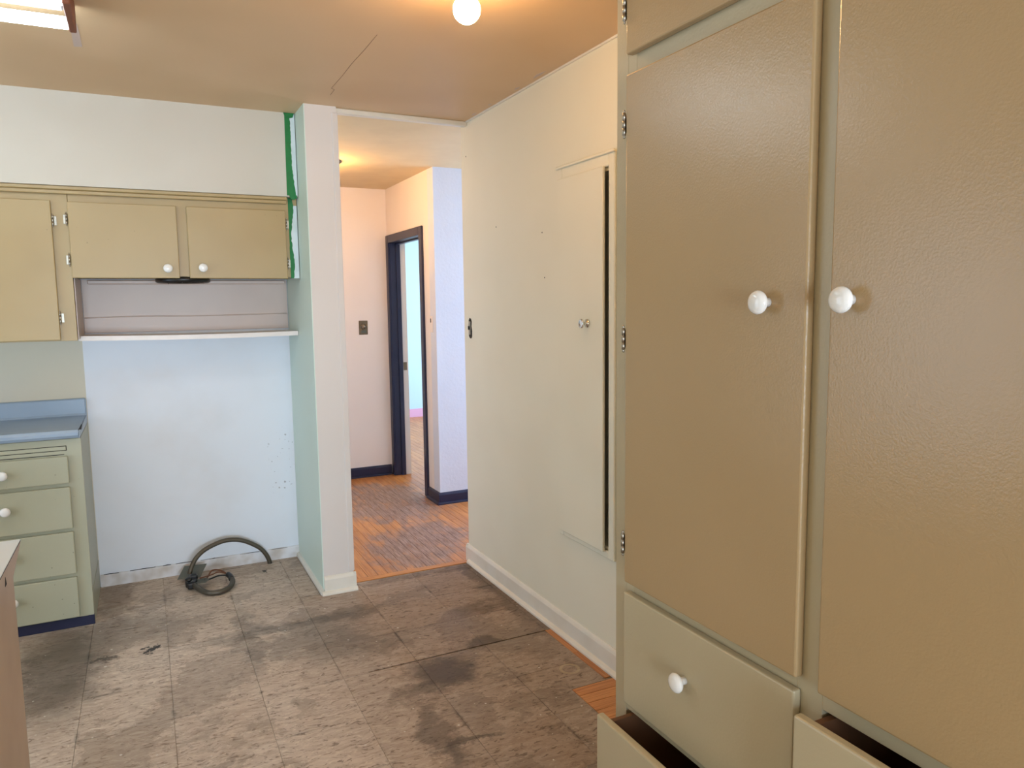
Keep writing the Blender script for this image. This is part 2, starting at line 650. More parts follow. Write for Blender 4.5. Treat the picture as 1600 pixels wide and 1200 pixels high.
# walls
struct(B().box(-2.3, XP0, YB, YB + 0.12, 0, CE).build('wall_back', m_wback), 'white wall behind the missing stove')
# partition: mint side, white end, hall side
wp = sroot('wall_partition', (0.83, YP0, 0), 'short wall end between kitchen and hall, mint green on its kitchen side')
B().box(XP0 + 0.004, XP1, YP0, YF + 0.12, 0, CE).build('end_face', m_part, wp)
B().box(XP0, XP0 + 0.004, YP0 + 0.002, YB, 0, CE).build('mint_face', m_mint, wp)
B().box(XP1 - 0.024, XP1 + 0.006, YP0 - 0.006, YP0 + 0.03, 0.10, CE - 0.03, 0.004, 2).build('corner_bead', m_part, wp)

# right wall with the opening of the built-in cupboard
wr = sroot('wall_right', (XR, 3.0, 0), 'cream wall with a narrow built-in cupboard')
oy0, oy1, oz0, oz1 = 2.404, 2.745, 0.51, 1.985
bb = B()
bb.box(XR, XR + 0.12, -4.3, oy0, 0, CE)
bb.box(XR, XR + 0.12, oy1, YP1, 0, CE)
bb.box(XR, XR + 0.12, oy0, oy1, 0, oz0)
bb.box(XR, XR + 0.12, oy0, oy1, oz1, CE)
bb.box(XR + 0.11, XR + 0.12, oy0, oy1, oz0, oz1)
bb.build('wall_face', m_wall, wr)
# screw holes left in the paint
for (yy, zz) in ((3.43, 1.87), (2.95, 1.80), (2.93, 1.60), (3.88 - 0.08, 2.28)):
    B().lathe([(0.0, -0.0008), (0.004, -0.0008), (0.003, 0.001)], (XR, yy, zz), (-1, 0, 0), 10).build('screw_hole', m_dark, wr)

struct(B().box(XR + 0.12, 4.7, YP1 - 0.12, YP1, 0, CE).build('wall_passage_south', m_hall2))
struct(B().box(XH, 4.7, YC, YC + 0.12, 0, CE).build('wall_passage_north', m_hall2), 'rough white plaster wall beyond the opening')
# window walls at the ends of the passage and the far room
def wall_with_window(name, axis, at, th, a0, a1, w0, w1, z0, z1, mat):
    q = B()
    def bx(u0, u1, v0, v1):
        if axis == 'x':
            q.box(at, at + th, u0, u1, v0, v1)
        else:
            q.box(u0, u1, at, at + th, v0, v1)
    bx(a0, w0, 0, CE)
    bx(w1, a1, 0, CE)
    bx(w0, w1, 0, z0)
    bx(w0, w1, z1, CE)
    return struct(q.build(name, mat))


def window(name, axis, at, th, w0, w1, z0, z1):
    r = sroot(name, (at, w0, z0) if axis == 'x' else (w0, at, z0), 'daylit window')
    q = B()
    def bx(u0, u1, v0, v1):
        if axis == 'x':
            q.box(at + 0.03, at + th - 0.03, u0, u1, v0, v1)
        else:
            q.box(u0, u1, at + 0.03, at + th - 0.03, v0, v1)
    f = 0.05
    bx(w0, w0 + f, z0, z1)
    bx(w1 - f, w1, z0, z1)
    bx(w0 + f, w1 - f, z0, z0 + f)
    bx(w0 + f, w1 - f, z1 - f, z1)
    bx((w0 + w1) / 2 - 0.02, (w0 + w1) / 2 + 0.02, z0 + f, z1 - f)
    q.build('window_frame', m_trim, r)


wall_with_window('wall_passage_end', 'x', 4.6, 0.12, YP1 - 0.12, YC + 0.12, 3.98, 4.98, 0.85, 2.15, m_hall2)
window('window_1', 'x', 4.6, 0.12, 3.98, 4.98, 0.85, 2.15)
wall_with_window('wall_far_room_side', 'x', 5.4, 0.12, YC, 9.42, 6.3, 8.5, 0.8, 2.2, m_blue)
window('window_2', 'x', 5.4, 0.12, 6.3, 8.5, 0.8, 2.2)
struct(B().box(XH, 5.5, 9.3, 9.42, 0, CE).build('wall_far_room_end', m_blue), 'pale blue wall of the far room')
struct(B().box(XH, 5.4, 9.285, 9.3, 0, 0.11).build('baseboard_far_room', m_pink), 'pink baseboard of the far room')
wall_with_window('wall_left', 'x', -2.32, 0.12, -4.3, YB + 0.12, 1.95, 3.45, 0.15, 2.08, m_wall)
window('fill_window_left', 'x', -2.32, 0.12, 1.95, 3.45, 0.15, 2.08)  # unseen frame added around the left fill light
wall_with_window('wall_rear', 'y', -4.32, 0.12, -2.3, 1.74, -1.02, 1.22, 0.18, 1.82, m_wall)
window('window_4', 'y', -4.32, 0.12, -1.02, 1.22, 0.18, 1.82)

# hall far wall, hall side wall with the door opening
struct(B().box(XP1, XH, YF, YF + 0.12, 0, CE).build('wall_hall_end', m_hall), 'warm lit end wall of the hall')
DY0, DY1, DZ = 5.385, 6.16, 2.005
q = B()
q.box(XH, XH + 0.12, YC + 0.12, DY0 - 0.02, 0, CE)
q.box(XH, XH + 0.12, DY1 + 0.02, 9.3, 0, CE)
q.box(XH, XH + 0.12, DY0 - 0.02, DY1 + 0.02, DZ + 0.02, CE)
q.build('wall_hall_side', m_hall)
struct(bpy.data.objects['wall_hall_side'], 'hall side wall around the navy door frame')
d1 = sroot('door_1', (XH, (DY0 + DY1) / 2, 0), 'doorway with a navy painted frame')
cw = 0.065
B().box(XH - 0.018, XH, DY1 + 0.002, DY1 + cw, 0, DZ + cw, 0.004).build('casing', m_navy, d1)
B().box(XH - 0.018, XH, DY0 - cw, DY0 - 0.002, 0, DZ + cw, 0.004).build('casing', m_navy, d1)
B().box(XH - 0.018, XH, DY0 - 0.001, DY1 + 0.001, DZ, DZ + cw, 0.004).build('casing', m_navy, d1)
B().box(XH - 0.002, XH + 0.085, DY1, DY1 + 0.02, 0, DZ + 0.02).box(XH - 0.002, XH + 0.085, DY0 - 0.02, DY0, 0, DZ + 0.02).box(XH - 0.002, XH + 0.085, DY0, DY1, DZ, DZ + 0.02).build('jamb', m_navy, d1)
B().box(XH + 0.05, XH + 0.085, DY1 - 0.012, DY1, 0, DZ).box(XH + 0.05, XH + 0.085, DY0, DY0 + 0.012, 0, DZ).box(XH + 0.05, XH + 0.085, DY0, DY1, DZ - 0.012, DZ).build('door_stop', m_navy, d1)
bj = B().box(XH + 0.085, XH + 0.135, DY1, DY1 + 0.02, 0, DZ + 0.02).box(XH + 0.085, XH + 0.135, DY0 - 0.02, DY0, 0, DZ + 0.02).box(XH + 0.085, XH + 0.135, DY0, DY1, DZ, DZ + 0.02).build('bare_jamb', m_part, d1)
bj['label'] = 'unpainted cream edge of the jamb'
B().box(XH + 0.092, XH + 0.122, DY1 - 0.003, DY1, 0.92, 0.99).build('strike_plate', m_brass, d1)

# ceilings
ceil = struct(B().box(-2.3, XR + 0.12, -4.3, YP0 + 0.06, CE, CE + 0.1).box(-2.3, XP0, YP0 + 0.06, YB + 0.12, CE, CE + 0.1).build('ceiling', m_ceil), 'aged tan kitchen ceiling')
struct(B().box(XP0, 5.5, YP0 + 0.06, 9.42, CE, CE + 0.1).build('ceiling_hall', m_hceil), 'hall ceiling lit warm by a lamp')
# plaster crack running over the ceiling
cr = [(0.842, 3.56), (0.840, 3.47), (0.822, 3.455), (0.823, 3.25), (0.819, 3.08), (0.822, 2.90), (0.821, 2.72)]
q = B()
for (a, b) in zip(cr[:-1], cr[1:]):
    q.prism([(a[0] - 0.0007, a[1]), (a[0] + 0.0007, a[1]), (b[0] + 0.0007, b[1]), (b[0] - 0.0007, b[1])], 'z', CE - 0.0006, CE + 0.002)
q.build('crack', m_rust, ceil)
q = B()
q.prism([(-0.168, 3.04), (-0.142, 3.04), (-0.140, 3.16), (-0.141, 3.29), (-0.169, 3.30), (-0.166, 3.15)], 'z', CE - 0.001, CE + 0.002)
q.build('bare_strip', m_scar, ceil)
for (xa, ya, l, wd) in ((1.585, 2.9, 0.12, 0.014), (1.59, 3.12, 0.06, 0.010), (1.595, 3.62, 0.07, 0.010), (1.592, 3.42, 0.04, 0.008)):
    B().prism([(xa - wd, ya), (xa, ya - l * 0.5), (xa + wd * 0.6, ya), (xa, ya + l * 0.5)], 'z', CE - 0.0008, CE + 0.002).build('paint_chip', m_scar, ceil)
struct(B().box(XP1 + 0.002, XR, YP0 + 0.02, YP0 + 0.062, CE - 0.025, CE, 0.004).build('trim_1', m_trim), 'white batten across the ceiling over the hall opening')
struct(B().box(XR - 0.008, XR, 1.48, YP1, CE - 0.008, CE).build('trim_2', m_trim), 'thin white bead where cream wall meets ceiling')

# soffit over the wall cabinets
YS = 3.975
struct(B().box(-2.2, 0.752, YS, YB, 2.045, CE).build('wall_soffit', m_soffit), 'white soffit above the wall cabinets')
struct(B().box(-2.2, 0.70, YS + 0.012, YS + 0.05, 2.028, 2.045, 0.003).box(-2.2, 0.70, YS + 0.022, YS + 0.05, 2.010, 2.028, 0.003).build('trim_3', m_upper), 'tan moulding under the soffit')


# baseboards: board + shoe, profile extruded
def base_profile(h, t):
    return [(0, 0), (t, 0), (t, h - 0.018), (t - 0.004, h - 0.008), (0.004, h), (0, h)]


def shoe_profile(t, s=0.02):
    return [(t, 0), (t + s, 0), (t + s, s * 0.55), (t + s * 0.7, s * 0.95), (t, s * 1.25)]


br = sroot('baseboard_right', (XR, 3.0, 0), 'white moulded baseboard along the cream wall')
B().prism([(XR - a, b) for a, b in base_profile(0.102, 0.014)], 'y', 1.49, YP1 + 0.0145).build('board', m_trim, br)
B().prism([(XR - a, b) for a, b in shoe_profile(0.014, 0.016)], 'y', 1.49, YP1 - 0.03).build('shoe_moulding', m_trim, br)
B().prism([(YP1 + a, b) for a, b in base_profile(0.102, 0.014)], 'x', XR - 0.012, XR + 0.12).build('board', m_trim, br)

bk = sroot('baseboard_back', (0.2, YB, 0), 'chipped white baseboard of the stove wall')
B().prism([(YB - a, b) for a, b in [(0, 0), (0.012, 0), (0.012, 0.058), (0.009, 0.066), (0, 0.066)]], 'x', -0.286, XP0).build('board', m_oldtrim, bk)
# uneven paint line on top of it
q = B()
xa = -0.27
while xa < 0.72:
    L = random.uniform(0.02, 0.16)
    zz = 0.0655 + random.uniform(-0.0012, 0.0012)
    q.prism([(xa, zz), (min(xa + L, 0.745), zz + random.uniform(-0.001, 0.001)), (min(xa + L * 0.5, 0.74), zz + random.uniform(0.0008, 0.0024))], 'y', YB - 0.0128, YB - 0.004)
    xa += L + random.uniform(0.01, 0.09)
q.build('chipped_edge', m_dark, bk)['kind'] = 'stuff'

bp = sroot('baseboard_partition', (0.83, YP0, 0), 'white baseboard wrapping the end of the short wall')
B().prism([(XP0 - a, b) for a, b in [(0, 0), (0.016, 0), (0.016, 0.014), (0.011, 0.024), (0, 0.027)]], 'y', YP0 - 0.01, YB - 0.012).build('shoe_moulding', m_trim, bp)
B().prism([(YP0 - a, b) for a, b in base_profile(0.095, 0.014)], 'x', XP0 + 0.004, XP1 + 0.0125).build('board', m_trim, bp)
B().prism([(YP0 - a, b) for a, b in shoe_profile(0.014, 0.016)], 'x', XP0 - 0.012, XP1 + 0.016).build('shoe_moulding', m_trim, bp)
B().prism([(XP1 + a, b) for a, b in base_profile(0.095, 0.012)], 'y', YP0 - 0.012, YP0 + 0.1).build('board', m_trim, bp)

bh = sroot('baseboard_hall_end', (1.4, YF, 0), 'navy baseboard along the hall end wall')
B().prism([(YF - a, b) for a, b in base_profile(0.088, 0.014)], 'x', XP1, XH - 0.02).build('board', m_navy, bh)
B().prism([(YF - a, b) for a, b in shoe_profile(0.014, 0.014)], 'x', XP1, XH - 0.02).build('shoe_moulding', m_navy, bh)
bc = sroot('baseboard_passage', (XH, YC, 0), 'navy baseboard around the white plaster corner')
B().prism([(YC - a, b) for a, b in base_profile(0.088, 0.014)], 'x', XH - 0.014, 4.6).build('board', m_navy, bc)
B().prism([(YC - a, b) for a, b in shoe_profile(0.014, 0.014)], 'x', XH - 0.026, 4.6).build('shoe_moulding', m_navy, bc)
B().prism([(XH - a, b) for a, b in base_profile(0.088, 0.014)], 'y', YC, DY0 - cw).build('board', m_navy, bc)
B().prism([(XH - a, b) for a, b in shoe_profile(0.014, 0.014)], 'y', YC - 0.012, DY0 - cw).build('shoe_moulding', m_navy, bc)


# ------------------------------------------------------------------ small hardware
KP = [(0.0085, 0.0), (0.0085, 0.010), (0.0095, 0.013), (0.017, 0.017), (0.0205, 0.021), (0.0212, 0.025), (0.0185, 0.0295), (0.012, 0.0325), (0.0, 0.0335)]


def knob(parent, at, n, s=1.0):
    return B().lathe([(a * s, b * s) for a, b in KP], at, n, 24).build('knob', m_knob, parent, label='white ceramic knob')


def hinge(parent, at, n, t, h=0.05, proud=0.020):
    """at: on the frame surface; n: outward normal; t: towards the frame leaf"""
    at, n, t = Vector(at), Vector(n), Vector(t)
    q = B()
    z = Vector((0, 0, 1))
    def slab(c, hw, hh, th):
        e = [abs(t[i]) * hw + abs(n[i]) * th + abs(z[i]) * hh for i in range(3)]
        q.box(c.x - e[0], c.x + e[0], c.y - e[1], c.y + e[1], c.z - e[2], c.z + e[2], 0.0006)
    slab(at + t * 0.008 + n * 0.0012, 0.006, h * 0.42, 0.0012)
    q.lathe([(0.0, -h * 0.64), (0.0022, -h * 0.60), (0.0028, -h * 0.54), (0.0014, -h * 0.5), (0.0042, -h * 0.48), (0.0042, -h * 0.17), (0.0034, -h * 0.165), (0.0034, -h * 0.155), (0.0042, -h * 0.15),
             (0.0042, h * 0.15), (0.0034, h * 0.155), (0.0034, h * 0.165), (0.0042, h * 0.17), (0.0042, h * 0.48), (0.0014, h * 0.5), (0.0028, h * 0.54), (0.0022, h * 0.60), (0.0, h * 0.64)], at + n * proud, z, 10)
    slab(at + n * (proud * 0.5), 0.0016, h * 0.40, proud * 0.5)
    return q.build('hinge', m_chrome, parent, label='small worn chrome butt hinge')


# ------------------------------------------------------------------ pantry
PX, PD = 1.01, 0.99
PY1 = 1.475
PY0 = 0.22
pan = thing('pantry_cabinet', (1.3, 0.85, 0), 'tall khaki built-in pantry with big doors above drawers, two drawers pulled open', 'cabinet')
# carcass panels
q = B()
q.box(PX + 0.02, XR, PY1 - 0.02, PY1, 0.0, CE)
q.box(PX + 0.02, XR, PY0, PY0 + 0.02, 0.0, CE)
q.box(XR - 0.015, XR - 0.002, PY0 + 0.02, PY1 - 0.02, 0.0, CE)
q.box(PX + 0.02, XR - 0.015, 0.858, 0.878, 0.0, CE)
q.box(PX + 0.02, XR - 0.015, PY0 + 0.02, PY1 - 0.02, 0.808, 0.822)
q.build('carcass', m_pframe, pan)
# face frame: stiles and rails
FT = 0.02
def ff(y0, y1, z0, z1, nm):
    B().box(PX, PX + FT, y0, y1, z0, z1, 0.001).build(nm, m_pframe, pan)


ff(1.43, PY1, 0.0, CE, 'stile')
ff(0.850, 0.906, 0.0, CE, 'stile')
ff(PY0, 0.32, 0.0, CE, 'stile')
ff(1.398, 1.43, 0.535, CE, 'stile')
for (a, b, b2) in ((0.906, 1.43, 1.398), (0.32, 0.850, 0.850)):
    ff(a, b2, 2.40, CE, 'rail')
    ff(a, b2, 1.975, 2.045, 'rail')
    ff(a, b2, 0.785, 0.84, 'rail')
    ff(a, b, 0.495, 0.535, 'rail')
    ff(a, b, 0.215, 0.255, 'rail')
    ff(a, b, 0.0, 0.09, 'rail')


def pdoor(y0, y1, z0, z1, ky=None, kz=None, hy=None, hz=(), ht=None):
    d = B().box(PD, PX - 0.001, y0, y1, z0, z1, 0.004, 2).build('door', m_pantry, pan)
    if ky is not None:
        knob(d, (PD, ky, kz), (-1, 0, 0))
    for z in hz:
        hinge(d, (PX, hy, z), (-1, 0, 0), (0, ht, 0))
    return d


pdoor(0.892, 1.412, 0.826, 1.988, 0.978, 1.485, 1.418, (1.883, 1.404, 0.919), 1)
pdoor(0.892, 1.412, 2.030, 2.415, 0.978, 2.12, 1.418, (2.33, 2.128), 1)
pdoor(0.30, 0.846, 0.822, 1.988, 0.805, 1.488, 0.294, (1.88, 1.40, 0.92), -1)
pdoor(0.30, 0.846, 2.030, 2.415, 0.805, 2.12, 0.294, (2.33, 2.128), -1)


def pdrawer(y0, y1, z0, z1, out):
    """front at PD - out; a full box behind it"""
    d = B().box(PD - out, PD - out + 0.019, y0, y1, z0, z1, 0.004, 2).build('drawer', m_pframe, pan)
    knob(d, (PD - out, (y0 + y1) / 2 + 0.033, (z0 + z1) / 2 + 0.022), (-1, 0, 0))
    if out > 0:
        a, b, c, e = y0 + 0.026, y1 - 0.004, PD - out + 0.019, PD - out + 0.5
        h = z1 - 0.022
        B().box(c, e, a, a + 0.012, z0 + 0.02, h).box(c, e, b - 0.012, b, z0 + 0.02, h).box(e - 0.012, e, a, b, z0 + 0.02, h).box(c, c + 0.010, a, b, z0 + 0.02, h).box(c, e, a, b, z0 + 0.02, z0 + 0.028).build('drawer_box', m_brown, d, label='bare brown wood drawer box')
    return d


pdrawer(0.895, 1.415, 0.522, 0.801, 0.0)
pdrawer(0.895, 1.415, 0.235, 0.512, 0.076)
pdrawer(0.30, 0.846, 0.522, 0.798, 0.054)
pdrawer(0.30, 0.846, 0.235, 0.512, 0.0)

# ------------------------------------------------------------------ built-in cupboard in the cream wall
ir = thing('wall_cupboard', (XR, 2.58, 0.47), 'tall narrow white cupboard set flush into the cream wall beside the pantry', 'cupboard')
FX = XR - 0.012
q = B()
q.box(FX, XR + 0.001, 2.752, 2.795, 0.466, 2.05, 0.003)
q.box(FX, XR + 0.001, 2.365, 2.404, 0.466, 2.05, 0.003)
q.box(FX, XR + 0.001, 2.404, 2.752, 1.998, 2.05, 0.003)
q.box(FX, XR + 0.001, 2.404, 2.752, 0.466, 0.497, 0.003)
q.build('frame', m_wall, ir)
B().box(XR - 0.02, XR - 0.012, 2.36, 2.80, 2.044, 2.056, 0.003).build('cap_moulding', m_wall, ir)
dd = B().box(FX - 0.016, FX - 0.003, 2.420, 2.770, 0.493, 2.0, 0.003).build('door', m_wall, ir)
q = B()
q.lathe([(0.017, 0.0), (0.017, 0.004), (0.007, 0.006), (0.006, 0.018), (0.012, 0.022), (0.0185, 0.026), (0.0185, 0.031), (0.014, 0.033), (0.011, 0.0315), (0.0, 0.033)], (FX - 0.016, 2.53, 1.404), (-1, 0, 0), 24)
q.build('knob', m_bright, dd, label='round chrome knob')

# open electrical box in the cream wall
eb = thing('switch_opening', (XR, 3.783, 1.30), 'bare switch opening with loose wires in the cream wall near the hall', 'switch')
q = B()
hole = [(-0.028, -0.05), (-0.012, -0.060), (0.010, -0.057), (0.024, -0.046), (0.022, -0.01), (0.030, 0.012), (0.022, 0.047), (0.008, 0.060), (-0.014, 0.055), (-0.026, 0.04), (-0.020, 0.01), (-0.030, -0.015)]
q.prism([(3.783 + a * 0.8, 1.353 + b * 0.95) for a, b in hole], 'x', XR - 0.0014, XR + 0.004).build('broken_hole', m_dark, eb)
B().box(XR - 0.006, XR - 0.001, 3.772, 3.794, 1.318, 1.390, 0.001).build('switch_body', m_chrome, eb)
B().box(XR - 0.014, XR - 0.005, 3.779, 3.787, 1.345, 1.365, 0.001).build('toggle', m_black, eb)

# ------------------------------------------------------------------ wall cabinets
UF, UD = 4.02, 4.0


def udoor(parent, x0, x1, z0, z1, kx=None, kz=None, hx=None, hz=(), ht=1):
    d = B().box(x0, x1, UD, UF - 0.001, z0, z1, 0.003, 2).build('door', m_upper, parent)
    if kx is not None:
        knob(d, (kx, UD, kz), (0, -1, 0))
    for z in hz:
        hinge(d, (hx, UF, z), (0, -1, 0), (ht, 0, 0))
    return d


c1 = thing('wall_cabinet', (-0.75, 4.2, 1.34), 'tall tan wall cabinet hung over the blue-grey counter', 'cabinet')
B().box(-1.30, -0.279, UF + 0.018, YB, 1.345, 2.045).build('carcass', m_upper, c1)
B().box(-1.30, -0.279, UF, UF + 0.018, 1.34, 2.040, 0.001).build('face_frame', m_upper, c1)
udoor(c1, -0.93, -0.345, 1.345, 1.980, -0.86, 1.42, -0.340, (1.890, 1.447), 1)

c2 = thing('wall_cabinet', (0.24, 4.2, 1.64), 'short tan two-door wall cabinet above the empty stove space', 'cabinet')
B().box(-0.277, 0.752, UF + 0.018, YB, 1.640, 2.045).build('carcass', m_upper, c2)
B().box(-0.277, 0.752, UF, UF + 0.018, 1.638, 2.040, 0.001).build('face_frame', m_upper, c2)
udoor(c2, -0.284 + 0.004, 0.176, 1.630, 1.977, 0.124, 1.677, -0.286, (1.898, 1.713), -1)
udoor(c2, 0.221, 0.690, 1.630, 1.977, 0.282, 1.681, 0.694, (1.908, 1.707), 1)

# vent under it
v = thing('range_vent', (0.195, 4.14, 1.61), 'dark round range vent under the short wall cabinet', 'vent')
B().lathe([(0.0, 1.640), (0.120, 1.640), (0.128, 1.630), (0.128, 1.616), (0.118, 1.611), (0.108, 1.614), (0.105, 1.622), (0.0, 1.622)], (0.195, 4.14, 0), (0, 0, 1), 36).build('vent_ring', m_black, v)
for k in range(6):
    a = k * math.pi / 6
    c, d = math.cos(a) * 0.104, math.sin(a) * 0.104
    B().tube([(0.195 - c, 4.14 - d, 1.618), (0.195 + c, 4.14 + d, 1.618)], 0.0025, 6).build('grille_bar', m_black, v)
for (xx, l) in ((0.12, 0.012), (0.23, 0.006), (0.28, 0.008)):
    yy = 4.14 - math.sqrt(0.126 ** 2 - (xx - 0.195) ** 2)
    B().tube([(xx, yy, 1.618), (xx + 0.004, yy, 1.614 - l)], 0.0015, 6).build('grease_drip', m_black, v)

# white sheet behind the stove space
sp = thing('backsplash_panel', (0.24, YB, 1.37), 'white enamelled metal sheet between the short cabinet and the ledge', 'panel')
B().box(-0.272, 0.752, YB - 0.008, YB - 0.001, 1.362, 1.636, 0.001).build('sheet', m_enamel, sp)
B().box(-0.2775, -0.2735, UF + 0.02, YB - 0.009, 1.345, 1.634).build('side_flange', m_enamel, sp)
B().box(-0.245, 0.74, YB - 0.030, YB - 0.008, 1.612, 1.634, 0.004).build('top_roll', m_enamel, sp)
pts = catmull([(-0.27, YB - 0.011, 1.440), (0.0, YB - 0.011, 1.444), (0.3, YB - 0.011, 1.441), (0.745, YB - 0.011, 1.447)], 6)
B().tube(pts, 0.003, 6).build('crease', m_enamel, sp)

sh = thing('wall_ledge', (0.24, 4.28, 1.34), 'thin white ledge spanning the wall above the stove space', 'shelf')
q = B()
n = 14
pl = []
for i in range(n + 1):
    t = i / n
    xx = -0.282 + t * (0.752 + 0.282)
    pl.append((xx, 1.356 - 0.006 * math.sin(math.pi * t) - 0.004 * t))
q.prism(pl + [(a, b - 0.008) for a, b in pl[::-1]], 'y', 4.14, YB - 0.001).build('top', m_shelf, sh)
B().prism([(a, b + 0.001) for a, b in pl] + [(a, b - 0.022) for a, b in pl[::-1]], 'y', 4.128, 4.14).build('front_lip', m_shelf, sh)

# green tape beside the cabinets
gt = thing('green_tape', (0.72, YS, 1.64), 'ragged bright green tape strip down the corner beside cabinets and soffit', 'tape')
random.seed(3)
def ragged(x_l, x_r, z0, z1, n, amp, y, th, mat, nm):
    L = [(x_l(t), z0 + (z1 - z0) * t) for t in [i / n for i in range(n + 1)]]
    Rr = [(x_r(t) + random.uniform(-amp, amp), z0 + (z1 - z0) * t) for t in [i / n for i in range(n + 1)]]
    B().prism(L + Rr[::-1], 'y', y - th, y).build(nm, mat, gt)


ragged(lambda t: 0.698 + 0.004 * t, lambda t: 0.744 - 0.014 * min(1, t * 3.0) - 0.002 * t, 2.05, CE - 0.001, 40, 0.0016, YS - 0.0006, 0.001, m_green, 'upper_strip')
ragged(lambda t: 0.733 - 0.02 * min(1, t * 3), lambda t: 0.7515, 2.05, CE - 0.001, 10, 0.0, YS, 0.0006, m_pale, 'pale_edge')
ragged(lambda t: 0.708 if t > 0.4 else 0.708 - 0.003 * t, lambda t: 0.722 + 0.006 * math.sin(t * 9) + 0.006 * t, 1.632, 2.042, 34, 0.002, UF - 0.0006, 0.001, m_green, 'lower_strip')
ragged(lambda t: 0.716, lambda t: 0.7515, 1.632, 2.005, 12, 0.0, UF, 0.0006, m_pale, 'pale_edge')
B().prism([(0.697, CE - 0.001), (0.750, CE - 0.001), (0.742, CE - 0.022), (0.722, CE - 0.027), (0.704, CE - 0.020)], 'y', YS - 0.005, YS - 0.002).build('folded_end', m_green, gt)
B().prism([(0.708, 2.052), (0.746, 2.052), (0.748, 2.040), (0.732, 2.028), (0.714, 2.034)], 'y', YS - 0.006, YS - 0.003).build('folded_end', m_green, gt)

# ------------------------------------------------------------------ base cabinet and counter
BF, BD = 3.915, 3.896
bcab = thing('base_cabinet', (-0.65, 4.17, 0), 'sage khaki base cabinet with a column of four drawers under the blue-grey counter', 'cabinet')
q = B()
q.box(-1.3, -0.292, BF + 0.018, YB - 0.002, 0.0, 0.895)
q.build('carcass', m_cab, bcab)
B().box(-1.3, -0.290, BF, BF + 0.018, 0.046, 0.895, 0.001).build('face_frame', m_cab, bcab)
B().box(-1.3, -0.289, BF - 0.002, BF + 0.016, 0.0, 0.046, 0.001).build('toe_kick', m_navy, bcab, label='navy painted toe kick')
B().prism([(YB, 0), (BF + 0.02, 0), (BF + 0.02, 0.14), (BF + 0.04, 0.15), (YB - 0.01, 0.15), (YB - 0.01, 0.0)][:5] + [(YB, 0.15)], 'x', -0.292, -0.2895).build('side_skirt', m_cab, bcab)
for (z0, z1, kz) in ((0.692, 0.818, 0.757), (0.479, 0.674, 0.594), (0.263, 0.463, 0.375), (0.053, 0.246, 0.172)):
    d = B().box(-0.862, -0.346, BD, BF - 0.001, z0, z1, 0.004, 2).build('drawer', m_cab, bcab)
    knob(d, (-0.598, BD, kz), (0, -1, 0))
cb = B().box(-0.860, -0.352, BF - 0.003, BF + 0.004, 0.845, 0.862, 0.001).build('cutting_board', m_cab, bcab, label='edge of the pull-out cutting board')
B().box(-0.863, -0.349, BF - 0.0008, BF + 0.002, 0.842, 0.865).build('slot', m_dark, bcab)
B().box(-0.80, -0.36, BF - 0.0012, BF + 0.002, 0.823, 0.826).build('slot', m_dark, bcab)

ct = thing('countertop', (-0.75, 4.16, 0.9), 'blue-grey laminate countertop with backsplash and a peeling end strip', 'countertop')
pr = [(YB - 0.001, 0.897), (3.905, 0.897), (3.888, 0.902), (3.880, 0.914), (3.880, 0.926), (3.888, 0.938), (3.902, 0.941), (3.915, 0.936), (4.385, 0.936), (4.400, 0.940), (4.406, 0.950), (4.406, 1.020), (4.411, 1.026), (YB - 0.001, 1.026)]
B().prism(pr, 'x', -1.3, -0.296).build('slab', m_lam, ct)
B().prism(pr[2:6] + [(4.10, 0.936), (4.10, 0.897), (3.905, 0.897)], 'x', -0.2955, -0.2945).build('bare_edge', m_dark, ct, label='dark bare edge under the peeling strip')
st = [(3.882, 0.900), (3.882, 0.934), (3.92, 0.934), (4.02, 0.918), (4.10, 0.93), (4.404, 0.938), (4.404, 1.022), (YB - 0.002, 1.022), (YB - 0.002, 0.900)]
B().prism(st, 'x', -0.2942, -0.2915).build('end_strip', m_lam, ct)
B().box(-1.3, -0.2945, 4.402, 4.4052, 0.9395, 0.9425).build('cove_line', m_lamw, ct)

# counter end standing in front, by the camera
pc = thing('counter_end', (-0.66, 1.45, 0), 'beige end panel of a white-topped counter at the picture edge', 'counter')
B().prism([(0.9, 0.0), (2.05, 0.0), (2.05, 0.857), (2.19, 0.900), (2.19, 0.9065), (0.9, 0.9065)], 'x', -0.322, -0.312).build('end_panel', m_pen, pc)
B().box(-1.0, -0.322, 0.9, 2.05, 0.0, 0.87).build('body', m_pframe, pc)
B().box(-1.0, -0.3115, 0.9, 2.192, 0.908, 0.9105, 0.0005).build('worktop', m_lamw, pc, label='white laminate worktop')
B().box(-1.0, -0.3225, 0.9, 2.17, 0.872, 0.9078).build('worktop_core', m_brown, pc)
B().box(-0.3225, -0.3112, 0.9, 2.1915, 0.9062, 0.9082).build('dark_seam', m_dark, pc)
B().prism([(1.962, 0.872), (1.94, 0.872), (1.951, 0.892)], 'x', -0.3122, -0.3114).build('chip', m_dark, pc)

# ------------------------------------------------------------------ stove power whip
sc = thing('power_conduit', (0.3, 4.3, 0), 'coiled flexible metal power conduit with a plate and black plug on the tiles', 'cable')
arc = catmull([(0.578, 4.380, -0.01), (0.574, 4.377, 0.02), (0.556, 4.372, 0.062), (0.522, 4.37, 0.106), (0.454, 4.365, 0.153), (0.390, 4.36, 0.176), (0.317, 4.35, 0.178), (0.231, 4.33, 0.152), (0.182, 4.31, 0.116), (0.154, 4.29, 0.072), (0.146, 4.28, 0.045)], 16)
B().tube(arc, 0.0125, 10, 0.05).build('conduit', m_conduit, sc, label='ribbed grey conduit arching up the wall')
loop = catmull([(0.155, 4.16, 0.028), (0.172, 4.11, 0.022), (0.205, 4.045, 0.016), (0.238, 4.012, 0.015), (0.288, 4.014, 0.016), (0.332, 4.06, 0.018), (0.348, 4.13, 0.022), (0.342, 4.19, 0.028)], 14)
